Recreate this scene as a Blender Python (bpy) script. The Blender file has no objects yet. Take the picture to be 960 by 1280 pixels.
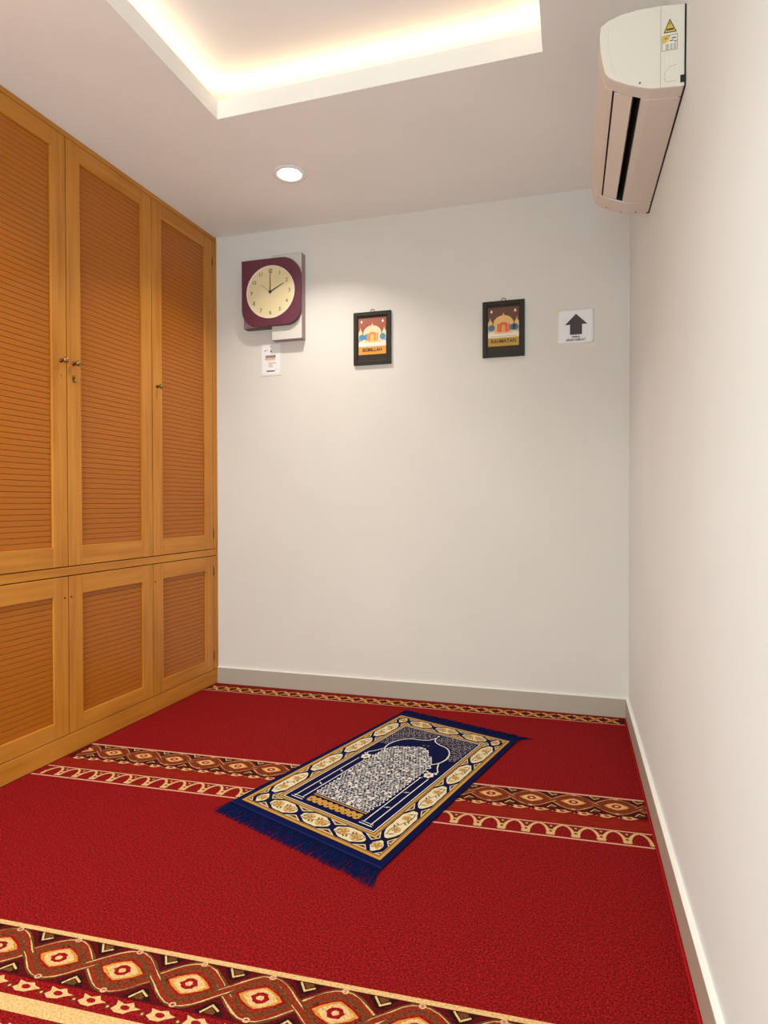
import bpy, bmesh, math, random
from mathutils import Vector, Matrix, noise
random.seed(7)
C = bpy.context.scene.collection
SC = bpy.context.scene

# ------------------------------------------------------------------ camera
YAW, PITCH, ROLL, FPX, CAMH = 0.2984, -0.0128, -0.0016, 779.1, 1.0483
fw = Vector((-math.sin(YAW)*math.cos(PITCH), math.cos(YAW)*math.cos(PITCH), math.sin(PITCH)))
rt = Vector((math.cos(YAW), math.sin(YAW), 0)); up = rt.cross(fw)
r2 = rt*math.cos(ROLL) + up*math.sin(ROLL); u2 = -rt*math.sin(ROLL) + up*math.cos(ROLL)
cam = bpy.data.objects.new('camera', bpy.data.cameras.new('camera')); C.objects.link(cam)
cam.matrix_world = Matrix(((r2.x, u2.x, -fw.x, 0), (r2.y, u2.y, -fw.y, 0), (r2.z, u2.z, -fw.z, CAMH), (0, 0, 0, 1)))
cam.data.sensor_fit = 'HORIZONTAL'; cam.data.sensor_width = 36; cam.data.lens = FPX*36/960
cam.data.clip_start = 0.02
SC.camera = cam

# ------------------------------------------------------------------ world, exposure
w = bpy.data.worlds.new('world'); SC.world = w; w.use_nodes = True
w.node_tree.nodes['Background'].inputs[0].default_value = (0.9, 0.92, 1, 1)
w.node_tree.nodes['Background'].inputs[1].default_value = 0.02
SC.view_settings.view_transform = 'Standard'; SC.view_settings.look = 'None'
SC.view_settings.gamma = 1; SC.view_settings.exposure = 0.08
SC.view_settings.use_curve_mapping = False

# ------------------------------------------------------------------ room numbers (metres)
H = 2.6                                   # ceiling
LX, BL, BR, RX = -2.0102, 3.2074, 3.2553, 0.235   # cabinet face x, back wall y at left/right, skirting face x
KR, KL = 0.0069, -0.0167                  # slight skew of right wall and cabinet face
REAR = -0.95
RW = 0.014                                # wall plane behind the skirting face
TX0, TX1, TY0, TY1 = -1.3845, -0.112, 0.2, 2.224  # ceiling tray opening
LIP = 0.075
PI = math.pi

def area(name, loc, sx, sy, power, col, rot=(0, 0, 0), shape='RECTANGLE', spread=PI):
    l = bpy.data.lights.new(name, 'AREA'); l.shape = shape; l.size = sx; l.size_y = sy
    l.energy = power; l.color = col; l.spread = spread
    o = bpy.data.objects.new(name, l); o.location = loc; o.rotation_euler = rot; C.objects.link(o); return o
# cove light strips lying on the ledge behind the tray lip, shining up
CW = (1.0, 0.69, 0.42); CP = 0.62; CB = 0.04
LZ = H + LIP + 0.012
area('cove_light', (TX0-CB, (TY0+TY1)/2, LZ), 0.03, TY1-TY0+0.1, CP*2.0, CW, (PI, 0, 0))
area('cove_light', (TX1+CB, (TY0+TY1)/2, LZ), 0.03, TY1-TY0+0.1, CP*2.0, CW, (PI, 0, 0))
area('cove_light', ((TX0+TX1)/2, TY1+CB, LZ), TX1-TX0+0.1, 0.03, CP*1.27, CW, (PI, 0, 0))
area('cove_light', ((TX0+TX1)/2, TY0-CB, LZ), TX1-TX0+0.1, 0.03, CP*1.27, CW, (PI, 0, 0))
DOWN = [(-1.289, 2.69), (-1.69, 0.85), (-1.289, -0.32), (-0.22, -0.32)]  # first one stands in view; the other three are added to brighten the room
DP = [7.5, 18.0, 10.0, 14.0]
for (x, y), pw in zip(DOWN, DP):
    area('downlight_light', (x, y, H-0.004), 0.10, 0.10, pw, (1.0, 0.97, 0.86), (0, 0, 0), "DISK", math.radians((118, 140, 150, 150)[DOWN.index((x, y))]))
# added fill light, set in a made-up doorway behind the camera
area('rear_fill_light', (-0.85, REAR+0.03, 1.08), 1.7, 2.1, 64.0, (0.68, 0.94, 0.97), (PI/2, 0, 0))

# ------------------------------------------------------------------ materials
def lin(c):
    return tuple(((v/255)/12.92 if v/255 <= 0.04045 else ((v/255+0.055)/1.055)**2.4) for v in c)
MATS = {}
def mat(name, rgb, rough=0.6, metal=0.0, emit=0.0, ecol=None, spec=0.5, coat=0.0):
    if name in MATS: return MATS[name]
    m = bpy.data.materials.new(name); m.use_nodes = True
    b = m.node_tree.nodes['Principled BSDF']
    b.inputs['Base Color'].default_value = (*lin(rgb), 1); b.inputs['Roughness'].default_value = rough
    b.inputs['Metallic'].default_value = metal; b.inputs['Specular IOR Level'].default_value = spec
    b.inputs['Coat Weight'].default_value = coat
    if emit:
        b.inputs['Emission Color'].default_value = (*lin(ecol or rgb), 1); b.inputs['Emission Strength'].default_value = emit
    MATS[name] = m; return m
def nodes(m): return m.node_tree.nodes, m.node_tree.links, m.node_tree.nodes['Principled BSDF']
def coords(m, scale, kind='Object', rot=(0, 0, 0)):
    N, L, b = nodes(m); t = N.new('ShaderNodeTexCoord'); mp = N.new('ShaderNodeMapping')
    mp.inputs['Scale'].default_value = scale; mp.inputs['Rotation'].default_value = rot
    L.new(t.outputs[kind], mp.inputs['Vector']); return mp.outputs[0]
def noise_node(m, vec, scale, detail=2, rough=0.5):
    N, L, b = nodes(m); n = N.new('ShaderNodeTexNoise'); n.inputs['Scale'].default_value = scale
    n.inputs['Detail'].default_value = detail; n.inputs['Roughness'].default_value = rough
    L.new(vec, n.inputs['Vector']); return n.outputs['Fac']
def ramp(m, fac, stops):
    N, L, b = nodes(m); r = N.new('ShaderNodeValToRGB'); e = r.color_ramp.elements
    while len(e) < len(stops): e.new(0.5)
    for i, (p, c) in enumerate(stops): e[i].position = p; e[i].color = (*c, 1)
    L.new(fac, r.inputs[0]); return r.outputs[0]
def bump(m, fac, strength, dist):
    N, L, b = nodes(m); n = N.new('ShaderNodeBump'); n.inputs['Strength'].default_value = strength
    n.inputs['Distance'].default_value = dist; L.new(fac, n.inputs['Height']); L.new(n.outputs[0], b.inputs['Normal'])
def mulc(c, k): return tuple(min(1, v*k) for v in c)

def plaster(name, rgb, rough=0.75):
    m = mat(name, rgb, rough, spec=0.25); v = coords(m, (1, 1, 1)); f = noise_node(m, v, 1.7, 4)
    N, L, b = nodes(m); c = lin(rgb)
    L.new(ramp(m, f, [(0.3, mulc(c, 0.965)), (0.7, mulc(c, 1.02))]), b.inputs['Base Color'])
    bump(m, noise_node(m, v, 60, 5), 0.08, 0.002); return m
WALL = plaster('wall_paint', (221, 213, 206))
WALLR = plaster('wall_paint_bounce_cooled', (228, 232, 232))  # right wall paint cooled to cancel the warm light bounced onto it
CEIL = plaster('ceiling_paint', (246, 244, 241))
SKIRT = plaster('skirting_paint', (179, 165, 151), 0.45)
LITTRIM = plaster('lit_skirting_and_trim_paint', (236, 232, 224), 0.5)  # pale skirting tops carry light from above; also coats the door trim

def wood(name, dark, mid, light, axis, rough=0.38):
    m = mat(name, mid, rough, spec=0.35, coat=0.0)
    sc = [30, 30, 30]; sc[axis] = 1.6
    v = coords(m, tuple(sc)); N, L, b = nodes(m)
    f = noise_node(m, v, 1.0, 6, 0.6)
    f2 = noise_node(m, coords(m, (2.0, 2.0, 2.0)), 1.0, 2)
    mx = N.new('ShaderNodeMath'); mx.operation = 'MULTIPLY_ADD'; mx.inputs[1].default_value = 0.65
    L.new(f, mx.inputs[0])
    m2 = N.new('ShaderNodeMath'); m2.operation = 'MULTIPLY'; m2.inputs[1].default_value = 0.35
    L.new(f2, m2.inputs[0]); L.new(m2.outputs[0], mx.inputs[2])
    L.new(ramp(m, mx.outputs[0], [(0.34, lin(dark)), (0.5, lin(mid)), (0.68, lin(light))]), b.inputs['Base Color'])
    bump(m, f, 0.12, 0.0006); return m
WV = wood('wood_vertical', (172, 104, 30), (194, 124, 42), (208, 140, 56), 2)
WH = wood('wood_horizontal', (172, 104, 30), (194, 124, 42), (208, 140, 56), 0)
WS = wood('wood_slat', (154, 82, 13), (177, 100, 22), (194, 116, 34), 0, 0.36)
WD = mat('wood_groove', (84, 44, 16), 0.7)
DARK = mat('dark_gap', (26, 16, 10), 0.9)
BRASS = mat('aged_brass', (150, 118, 70), 0.32, metal=0.9)
BRASSD = mat('dark_brass', (88, 66, 40), 0.4, metal=0.8)

def pile(name, rgb, lo=0.55, hi=1.5, sc=190, bs=0.9, bd=0.004, stretch=(1, 1, 1)):
    m = mat(name, rgb, 0.95, spec=0.08); N, L, b = nodes(m); c = lin(rgb)
    v = coords(m, stretch, 'Object'); f = noise_node(m, v, sc, 3, 0.65)
    g = noise_node(m, v, 520, 2, 0.7)
    a = N.new('ShaderNodeMath'); a.operation = 'MULTIPLY_ADD'; a.inputs[1].default_value = 0.3
    L.new(g, a.inputs[0]); s = N.new('ShaderNodeMath'); s.operation = 'MULTIPLY'; s.inputs[1].default_value = 0.7
    L.new(f, s.inputs[0]); L.new(s.outputs[0], a.inputs[2])
    L.new(ramp(m, a.outputs[0], [(0.40, mulc(c, lo)), (0.5, c), (0.62, mulc(c, hi))]), b.inputs['Base Color'])
    b.inputs['Sheen Weight'].default_value = 0.05; b.inputs['Sheen Roughness'].default_value = 0.5
    b.inputs['Sheen Tint'].default_value = (*mulc(c, 1.6), 1)
    bump(m, f, bs, bd); return m
RED = pile('carpet_red', (125, 15, 17), 0.46, 2.3, 205, 1.0, 0.005)
CP_ = dict(
    cream=pile('carpet_cream', (208, 166, 112), 0.75, 1.25), dkred=pile('carpet_dark_red', (84, 8, 14)),
    brown=pile('carpet_brown', (96, 58, 28), 0.6, 1.4), black=pile('carpet_black', (38, 14, 12)),
    rust=pile('carpet_rust', (128, 42, 24), 0.6, 1.4), gold=pile('carpet_gold', (192, 130, 50), 0.75, 1.25),
    crim=pile('carpet_crimson', (138, 14, 22)), orange=pile('carpet_orange_red', (128, 27, 15), 0.7, 1.4, 60, 0.4, 0.003, (0.35, 3, 1)),
    pink=pile('carpet_pink', (212, 158, 128), 0.8, 1.15))
def rp(n, c, lo=0.75, hi=1.2): return pile(n, c, lo, hi, 420, 0.35, 0.0015)
RP_ = dict(navy=rp('rug_navy', (9, 13, 58), 0.6, 1.4), cream=rp('rug_cream', (212, 194, 158)), gold=rp('rug_gold', (184, 136, 58)),
    white=rp('rug_white', (218, 210, 206)), brown=rp('rug_brown', (120, 82, 40)), dk=rp('rug_dark_navy', (9, 13, 56), 0.6, 1.4),
    olive=rp('rug_olive', (92, 88, 60)))
FR = pile('fringe_blue', (8, 20, 66), 0.5, 1.5, 300, 0.2, 0.001)
SEAM = pile('seam_blue', (28, 54, 120), 0.8, 1.2, 300, 0.2, 0.001)

PLUM = mat('plum_plastic', (98, 46, 62), 0.4)
PLUMD = mat('plum_edge', (72, 34, 46), 0.4)
MAUVE = mat('mauve_plastic', (160, 124, 130), 0.45)
CREAMB = mat('cream_panel', (206, 200, 190), 0.6)
DIAL = mat('dial_cream', (224, 204, 160), 0.6)
RIM = mat('dial_rim', (236, 214, 204), 0.4)
INK = mat('ink', (52, 38, 30), 0.6)
PAPER = mat('paper', (236, 231, 232), 0.6)
ARROW = mat('arrow_ink', (66, 54, 54), 0.6)
FRAME = mat('frame_dark', (46, 38, 30), 0.5, spec=0.25)
FRAME2 = mat('frame_inner', (52, 40, 30), 0.5, spec=0.25)
ACW = mat('ac_plastic', (220, 208, 196), 0.4)
ACF = mat('ac_flap', (228, 216, 203), 0.35)
SEAML = mat('seam_grey', (170, 158, 146), 0.6)
BLACK = mat('black', (10, 10, 11), 0.6)

# ------------------------------------------------------------------ mesh builder
class MB:
    def __init__(s): s.v = []; s.f = []; s.m = []; s.ms = []; s.sm = []
    def mi(s, m):
        if m not in s.ms: s.ms.append(m)
        return s.ms.index(m)
    def add(s, vs, fs, m, smooth=False):
        o = len(s.v); s.v += [tuple(v) for v in vs]; k = s.mi(m)
        for f in fs: s.f.append([o+i for i in f]); s.m.append(k); s.sm.append(smooth)
        return s
    def box(s, x0, x1, y0, y1, z0, z1, m):
        x0, x1 = min(x0, x1), max(x0, x1); y0, y1 = min(y0, y1), max(y0, y1); z0, z1 = min(z0, z1), max(z0, z1)
        v = [(x, y, z) for z in (z0, z1) for y in (y0, y1) for x in (x0, x1)]
        return s.add(v, [(0, 2, 3, 1), (4, 5, 7, 6), (0, 1, 5, 4), (2, 6, 7, 3), (0, 4, 6, 2), (1, 3, 7, 5)], m)
    def extrude(s, pts, axis, a, b, m, m2=None, smooth=False):
        """closed outline pts extruded along axis ('x': pts=(y,z); 'y': pts=(x,z); 'z': pts=(x,y))"""
        n = len(pts)
        def P(p, t): return {'x': (t, p[0], p[1]), 'y': (p[0], t, p[1]), 'z': (p[0], p[1], t)}[axis]
        v = [P(p, a) for p in pts] + [P(p, b) for p in pts]
        A = sum(pts[i][0]*pts[(i+1) % n][1]-pts[(i+1) % n][0]*pts[i][1] for i in range(n))
        side = [(i, (i+1) % n, n+(i+1) % n, n+i) for i in range(n)]
        flip = (A < 0) ^ (b < a) ^ (axis == 'y')
        caps = [tuple(range(n))[::-1], tuple(range(n, 2*n))]
        if flip: side = [q[::-1] for q in side]; caps = [q[::-1] for q in caps]
        o = len(s.v); s.v += v; k1 = s.mi(m2 or m); k2 = s.mi(m)
        for q in side: s.f.append([o+i for i in q]); s.m.append(k1); s.sm.append(smooth)
        for q in caps: s.f.append([o+i for i in q]); s.m.append(k2); s.sm.append(False)
        return s
    def lathe(s, prof, centre, axis, m, n=28, smooth=True):
        """prof = [(r, t)], t runs along axis vector"""
        ax = Vector(axis).normalized(); a = ax.orthogonal().normalized(); b = ax.cross(a); c = Vector(centre)
        v = []; 
        for r, t in prof:
            for i in range(n):
                th = 2*PI*i/n; v.append(c+ax*t+(a*math.cos(th)+b*math.sin(th))*r)
        f = [(j*n+i, j*n+(i+1) % n, (j+1)*n+(i+1) % n, (j+1)*n+i) for j in range(len(prof)-1) for i in range(n)]
        return s.add(v, f, m, smooth)
    def tube(s, pts, r, m, n=8, closed=False):
        P = [Vector(p) for p in pts]; v = []; k = len(P)
        for i, p in enumerate(P):
            t = (P[min(i+1, k-1)]-P[max(i-1, 0)]).normalized(); a = t.orthogonal().normalized() if i == 0 else (a - t*a.dot(t)).normalized()
            b = t.cross(a)
            rr = r[i] if isinstance(r, (list, tuple)) else r
            for j in range(n):
                th = 2*PI*j/n; v.append(p+(a*math.cos(th)+b*math.sin(th))*rr)
        f = [(i*n+j, i*n+(j+1) % n, (i+1)*n+(j+1) % n, (i+1)*n+j) for i in range(k-1) for j in range(n)]
        f += [tuple(range(n))[::-1], tuple(range((k-1)*n, k*n))]
        return s.add(v, f, m, True)
    def build(s, name, parent=None, bevel=0.0, T=None, loc=None, seg=1):
        me = bpy.data.meshes.new(name)
        vv = s.v if T is None else [T(v) for v in s.v]
        if loc is not None: vv = [(v[0]-loc[0], v[1]-loc[1], v[2]-loc[2]) for v in vv]
        me.from_pydata(vv, [], s.f)
        for m in s.ms: me.materials.append(m)
        me.polygons.foreach_set('material_index', s.m); me.polygons.foreach_set('use_smooth', s.sm); me.update()
        return link(name, me, parent, bevel, loc, seg)
def link(name, me, parent=None, bevel=0.0, loc=None, seg=1):
    o = bpy.data.objects.new(name, me); C.objects.link(o)
    if parent: o.parent = parent
    if loc is not None: o.location = loc
    if bevel:
        md = o.modifiers.new('bevel', 'BEVEL'); md.width = bevel; md.segments = seg; md.limit_method = 'ANGLE'; md.angle_limit = math.radians(40)
    return o
def thing(name, label, cat, loc=(0, 0, 0), rz=0.0, group=None):
    o = bpy.data.objects.new(name, None); C.objects.link(o); o.location = loc; o.rotation_euler = (0, 0, rz)
    o.empty_display_size = 0.1; o['label'] = label; o['category'] = cat
    if group: o['group'] = group
    return o
def struct(o): o['kind'] = 'structure'; return o
def tag(o, label, cat): o['label'] = label; o['category'] = cat; return o
def arc(cx, cy, r, a0, a1, n=8, ry=None):
    ry = r if ry is None else ry
    return [(cx+r*math.cos(math.radians(a0+(a1-a0)*i/n)), cy+ry*math.sin(math.radians(a0+(a1-a0)*i/n))) for i in range(n+1)]

# flat pattern drawing: woven colour pieces lying on a surface, each layer a hair above the last
class PAT(MB):
    """plane='z': (x,y) at height base+layer*step ; plane='w': (x,z) on a wall, layers come towards the room (-y)"""
    def __init__(s, base, step=0.00012, plane='z', map=None):
        super().__init__(); s.base = base; s.step = step; s.plane = plane; s.map = map or (lambda a, b: (a, b))
    def pt(s, p, l):
        a, b = s.map(*p); return (a, b, s.base+l*s.step) if s.plane == 'z' else (a, s.base-l*s.step, b)
    def poly(s, pts, m, l=1):
        n = len(pts); q = [s.map(*p) for p in pts]
        A = sum(q[i][0]*q[(i+1) % n][1]-q[(i+1) % n][0]*q[i][1] for i in range(n))
        if A < 0: pts = pts[::-1]
        return s.add([s.pt(p, l) for p in pts], [tuple(range(n))], m)
    def rect(s, x0, y0, x1, y1, m, l=1): return s.poly([(x0, y0), (x1, y0), (x1, y1), (x0, y1)], m, l)
    def disc(s, x, y, r, m, l=1, ry=None, n=12): return s.poly(arc(x, y, r, 0, 360*(n-1)/n, n-1, ry), m, l)
    def line(s, pts, w, m, l=1, closed=False, w1=None):
        P = [Vector(p) for p in pts]; n = len(P); w1 = w if w1 is None else w1; A = []; B = []
        for i in range(n):
            if closed: d0 = (P[i]-P[i-1]).normalized(); d1 = (P[(i+1) % n]-P[i]).normalized()
            else:
                d0 = (P[i]-P[i-1]).normalized() if i else (P[1]-P[0]).normalized()
                d1 = (P[i+1]-P[i]).normalized() if i < n-1 else d0
            t = d0+d1
            if t.length < 1e-6: t = d1
            t.normalize(); nn = Vector((-t.y, t.x)); k = max(0.45, nn.dot(Vector((-d1.y, d1.x))))
            ww = (w+(w1-w)*i/max(1, n-1))/2/k; A.append(P[i]+nn*ww); B.append(P[i]-nn*ww)
        m_ = n if closed else n-1
        for i in range(m_):
            j = (i+1) % n; s.add([s.pt(B[i], l), s.pt(B[j], l), s.pt(A[j], l), s.pt(A[i], l)], [(0, 1, 2, 3)], m)
        return s
def smooth_pts(pts, k=6, closed=False):
    """Catmull-Rom through the points"""
    P = [Vector(p) for p in pts]; n = len(P); out = []
    rng = range(n if closed else n-1)
    for i in rng:
        if closed: a, b, c, d = P[i-1], P[i], P[(i+1) % n], P[(i+2) % n]
        else: a, b, c, d = P[max(i-1, 0)], P[i], P[i+1], P[min(i+2, n-1)]
        for j in range(k):
            t = j/k; out.append(tuple(0.5*((2*b)+(c-a)*t+(2*a-5*b+4*c-d)*t*t+(3*b-a-3*c+d)*t**3)))
    if not closed: out.append(tuple(P[-1]))
    return out
def text_mesh(body, size, m, extrude=0.0004, bold=0.0, align='CENTER', parent=None, name='lettering', loc=(0, 0, 0), rot=(PI/2, 0, 0), sx=1.0):
    cu = bpy.data.curves.new('t', 'FONT'); cu.body = body; cu.size = size; cu.extrude = extrude; cu.offset = bold
    cu.align_x = align; cu.align_y = 'CENTER'; cu.resolution_u = 3
    t = bpy.data.objects.new('t', cu); C.objects.link(t)
    dg = bpy.context.evaluated_depsgraph_get(); me = bpy.data.meshes.new_from_object(t.evaluated_get(dg)); me.name = name
    C.objects.unlink(t); bpy.data.objects.remove(t); me.materials.clear(); me.materials.append(m)
    o = bpy.data.objects.new(name, me); C.objects.link(o); o.parent = parent; o.location = loc; o.rotation_euler = rot; o.scale = (sx, 1, 1)
    return o

# ------------------------------------------------------------------ the setting
def lx(y, off=0.0): return LX + (BL-y)*KL*-1*-1 + off        # cabinet face x at y
def rx(y, off=0.0): return RX + (BR-y)*KR + off              # skirting face x at y
def by(x): return BL + (x-LX)*(BR-BL)/(RX-LX)                # back wall y at x
LB = LX-0.60
def quadprism(name, p0, p1, p2, p3, z0, z1, m, parent=None):
    b = MB(); b.extrude([p0, p1, p2, p3], 'z', z0, z1, m); return b.build(name, parent)
XR = rx(REAR, RW)+0.0
struct(quadprism('floor', (LB-0.15, REAR-0.12), (XR+0.15, REAR-0.12), (XR+0.15, BR+0.15), (LB-0.15, BR+0.15), -0.12, -0.008, mat('screed', (120, 112, 104), 0.9)))
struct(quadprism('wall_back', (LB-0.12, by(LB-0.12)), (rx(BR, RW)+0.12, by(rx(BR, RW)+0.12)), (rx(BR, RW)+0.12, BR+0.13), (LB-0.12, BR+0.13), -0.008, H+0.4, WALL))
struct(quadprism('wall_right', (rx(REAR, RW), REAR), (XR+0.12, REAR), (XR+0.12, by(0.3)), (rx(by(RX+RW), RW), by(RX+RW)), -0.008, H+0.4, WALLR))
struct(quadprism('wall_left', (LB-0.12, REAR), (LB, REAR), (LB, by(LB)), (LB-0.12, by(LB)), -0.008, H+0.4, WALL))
b = MB()
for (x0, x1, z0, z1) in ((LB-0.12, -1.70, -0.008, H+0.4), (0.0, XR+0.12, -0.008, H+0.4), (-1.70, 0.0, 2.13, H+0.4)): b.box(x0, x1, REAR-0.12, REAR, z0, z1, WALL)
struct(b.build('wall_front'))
b = MB(); b.box(-1.76, -1.70, REAR-0.125, REAR+0.012, 0.0, 2.19, LITTRIM); b.box(0.0, 0.06, REAR-0.125, REAR+0.012, 0.0, 2.19, LITTRIM); b.box(-1.70, 0.0, REAR-0.125, REAR+0.012, 2.13, 2.19, LITTRIM)
struct(b.build('added_doorway'))  # unseen doorway trim, added to house the rear fill light
# ceiling: slab with the tray opening, ledge, upper recess
b = MB(); V = 0.16; VX0, VX1, VY0, VY1 = TX0-V, TX1+V, TY0-V, TY1+V; UZ = H+LIP+0.085
ox0, ox1, oy0, oy1 = LB, XR-0.0, REAR, BL+0.0
def yb(x): return by(x)
outer = [(LB, REAR), (rx(REAR, RW), REAR), (rx(BR, RW), by(RX+RW)), (LB, by(LB))]
inner = [(TX0, TY0), (TX1, TY0), (TX1, TY1), (TX0, TY1)]
voidr = [(VX0, VY0), (VX1, VY0), (VX1, VY1), (VX0, VY1)]
for i in range(4):
    j = (i+1) % 4
    q = [outer[i], outer[j], inner[j], inner[i]]
    b.add([(x, y, H) for x, y in q], [(3, 2, 1, 0)], CEIL)                                 # underside
    a, c = inner[i], inner[j]
    b.add([(a[0], a[1], H), (c[0], c[1], H), (c[0], c[1], H+LIP), (a[0], a[1], H+LIP)], [(3, 2, 1, 0)], CEIL)   # lip
    d, e = voidr[i], voidr[j]
    b.add([(a[0], a[1], H+LIP), (c[0], c[1], H+LIP), (e[0], e[1], H+LIP), (d[0], d[1], H+LIP)], [(3, 2, 1, 0)], CEIL)  # ledge
    b.add([(d[0], d[1], H+LIP), (e[0], e[1], H+LIP), (e[0], e[1], UZ), (d[0], d[1], UZ)], [(3, 2, 1, 0)], CEIL)
b.add([(x, y, UZ) for x, y in voidr], [(3, 2, 1, 0)], CEIL)
b.box(LB-0.12, XR+0.12, REAR-0.12, BR+0.13, H+0.4, H+0.45, CEIL)
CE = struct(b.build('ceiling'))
LEDM = mat('led_strip_lit', (255, 214, 160), 0.5, emit=1.5)
for (x0, x1, y0, y1) in ((TX0-CB-0.008, TX0-CB+0.008, TY0-0.05, TY1+0.05), (TX1+CB-0.008, TX1+CB+0.008, TY0-0.05, TY1+0.05),
                         (TX0-0.05, TX1+0.05, TY1+CB-0.008, TY1+CB+0.008), (TX0-0.05, TX1+0.05, TY0-CB-0.008, TY0-CB+0.008)):
    MB().box(x0, x1, y0, y1, H+LIP, H+LIP+0.006, LEDM).build('light_strip', CE)

# skirting boards: taupe face with a pale top strip painted as if lit from above
BH = 0.095; BT = 0.010
def skirt(name, p0, p1, n, t, hid):
    """p0,p1 at wall face; n = direction into the room"""
    q0 = (p0[0]+n[0]*t, p0[1]+n[1]*t); q1 = (p1[0]+n[0]*t, p1[1]+n[1]*t)
    o = struct(quadprism(name, p0, p1, q1, q0, -0.008, BH-0.004, SKIRT))
    c = quadprism('lit_cap', p0, p1, q1, q0, BH-0.004, BH, LITTRIM, o); c['label'] = 'pale top edge of the skirting with light painted in'
    return o
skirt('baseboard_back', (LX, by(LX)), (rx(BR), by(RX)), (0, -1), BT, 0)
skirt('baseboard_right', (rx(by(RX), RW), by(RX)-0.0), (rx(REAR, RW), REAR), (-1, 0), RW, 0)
# the pale line above the back skirting is painted-in light
# ------------------------------------------------------------------ wall-to-wall carpet
def cy(x, s_): return s_ + 0.0588*x       # carpet line s at x
YB = lambda x: by(x)-BT
b = MB(); b.extrude([(LX+0.0, by(LX)-BT), (lx(REAR)+0.0, REAR), (rx(REAR), REAR), (rx(BR), by(RX)-BT)], 'z', -0.008, 0.0, RED)
carpet = tag(b.build('carpet'), 'red wall to wall carpet with patterned cream and brown bands', 'carpet')
XL = lambda y: lx(y)+0.004
XRr = lambda y: rx(y)-0.010
def band(name): return PAT(0.0003, 0.00015)
def jit(pts, a):
    return [(x+random.uniform(-a, a), y+random.uniform(-a, a)) for x, y in pts]
def strip(p, s0, s1, m, l=1, x0=None, x1=None, k=0.0588, c=0.0):
    f = lambda x, s_: s_+k*x
    ym = f(0, s1); x0 = XL(s1-0.11)+c if x0 is None else x0; x1 = XRr(s1)-c if x1 is None else x1
    n = 24
    for i in range(n):
        a = x0+(x1-x0)*i/n; d = x0+(x1-x0)*(i+1)/n
        p.poly([(a, f(a, s0)), (d, f(d, s0)), (d, f(d, s1)), (a, f(a, s1))], m, l)
def clipx(p, x0, x1): pass
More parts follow.
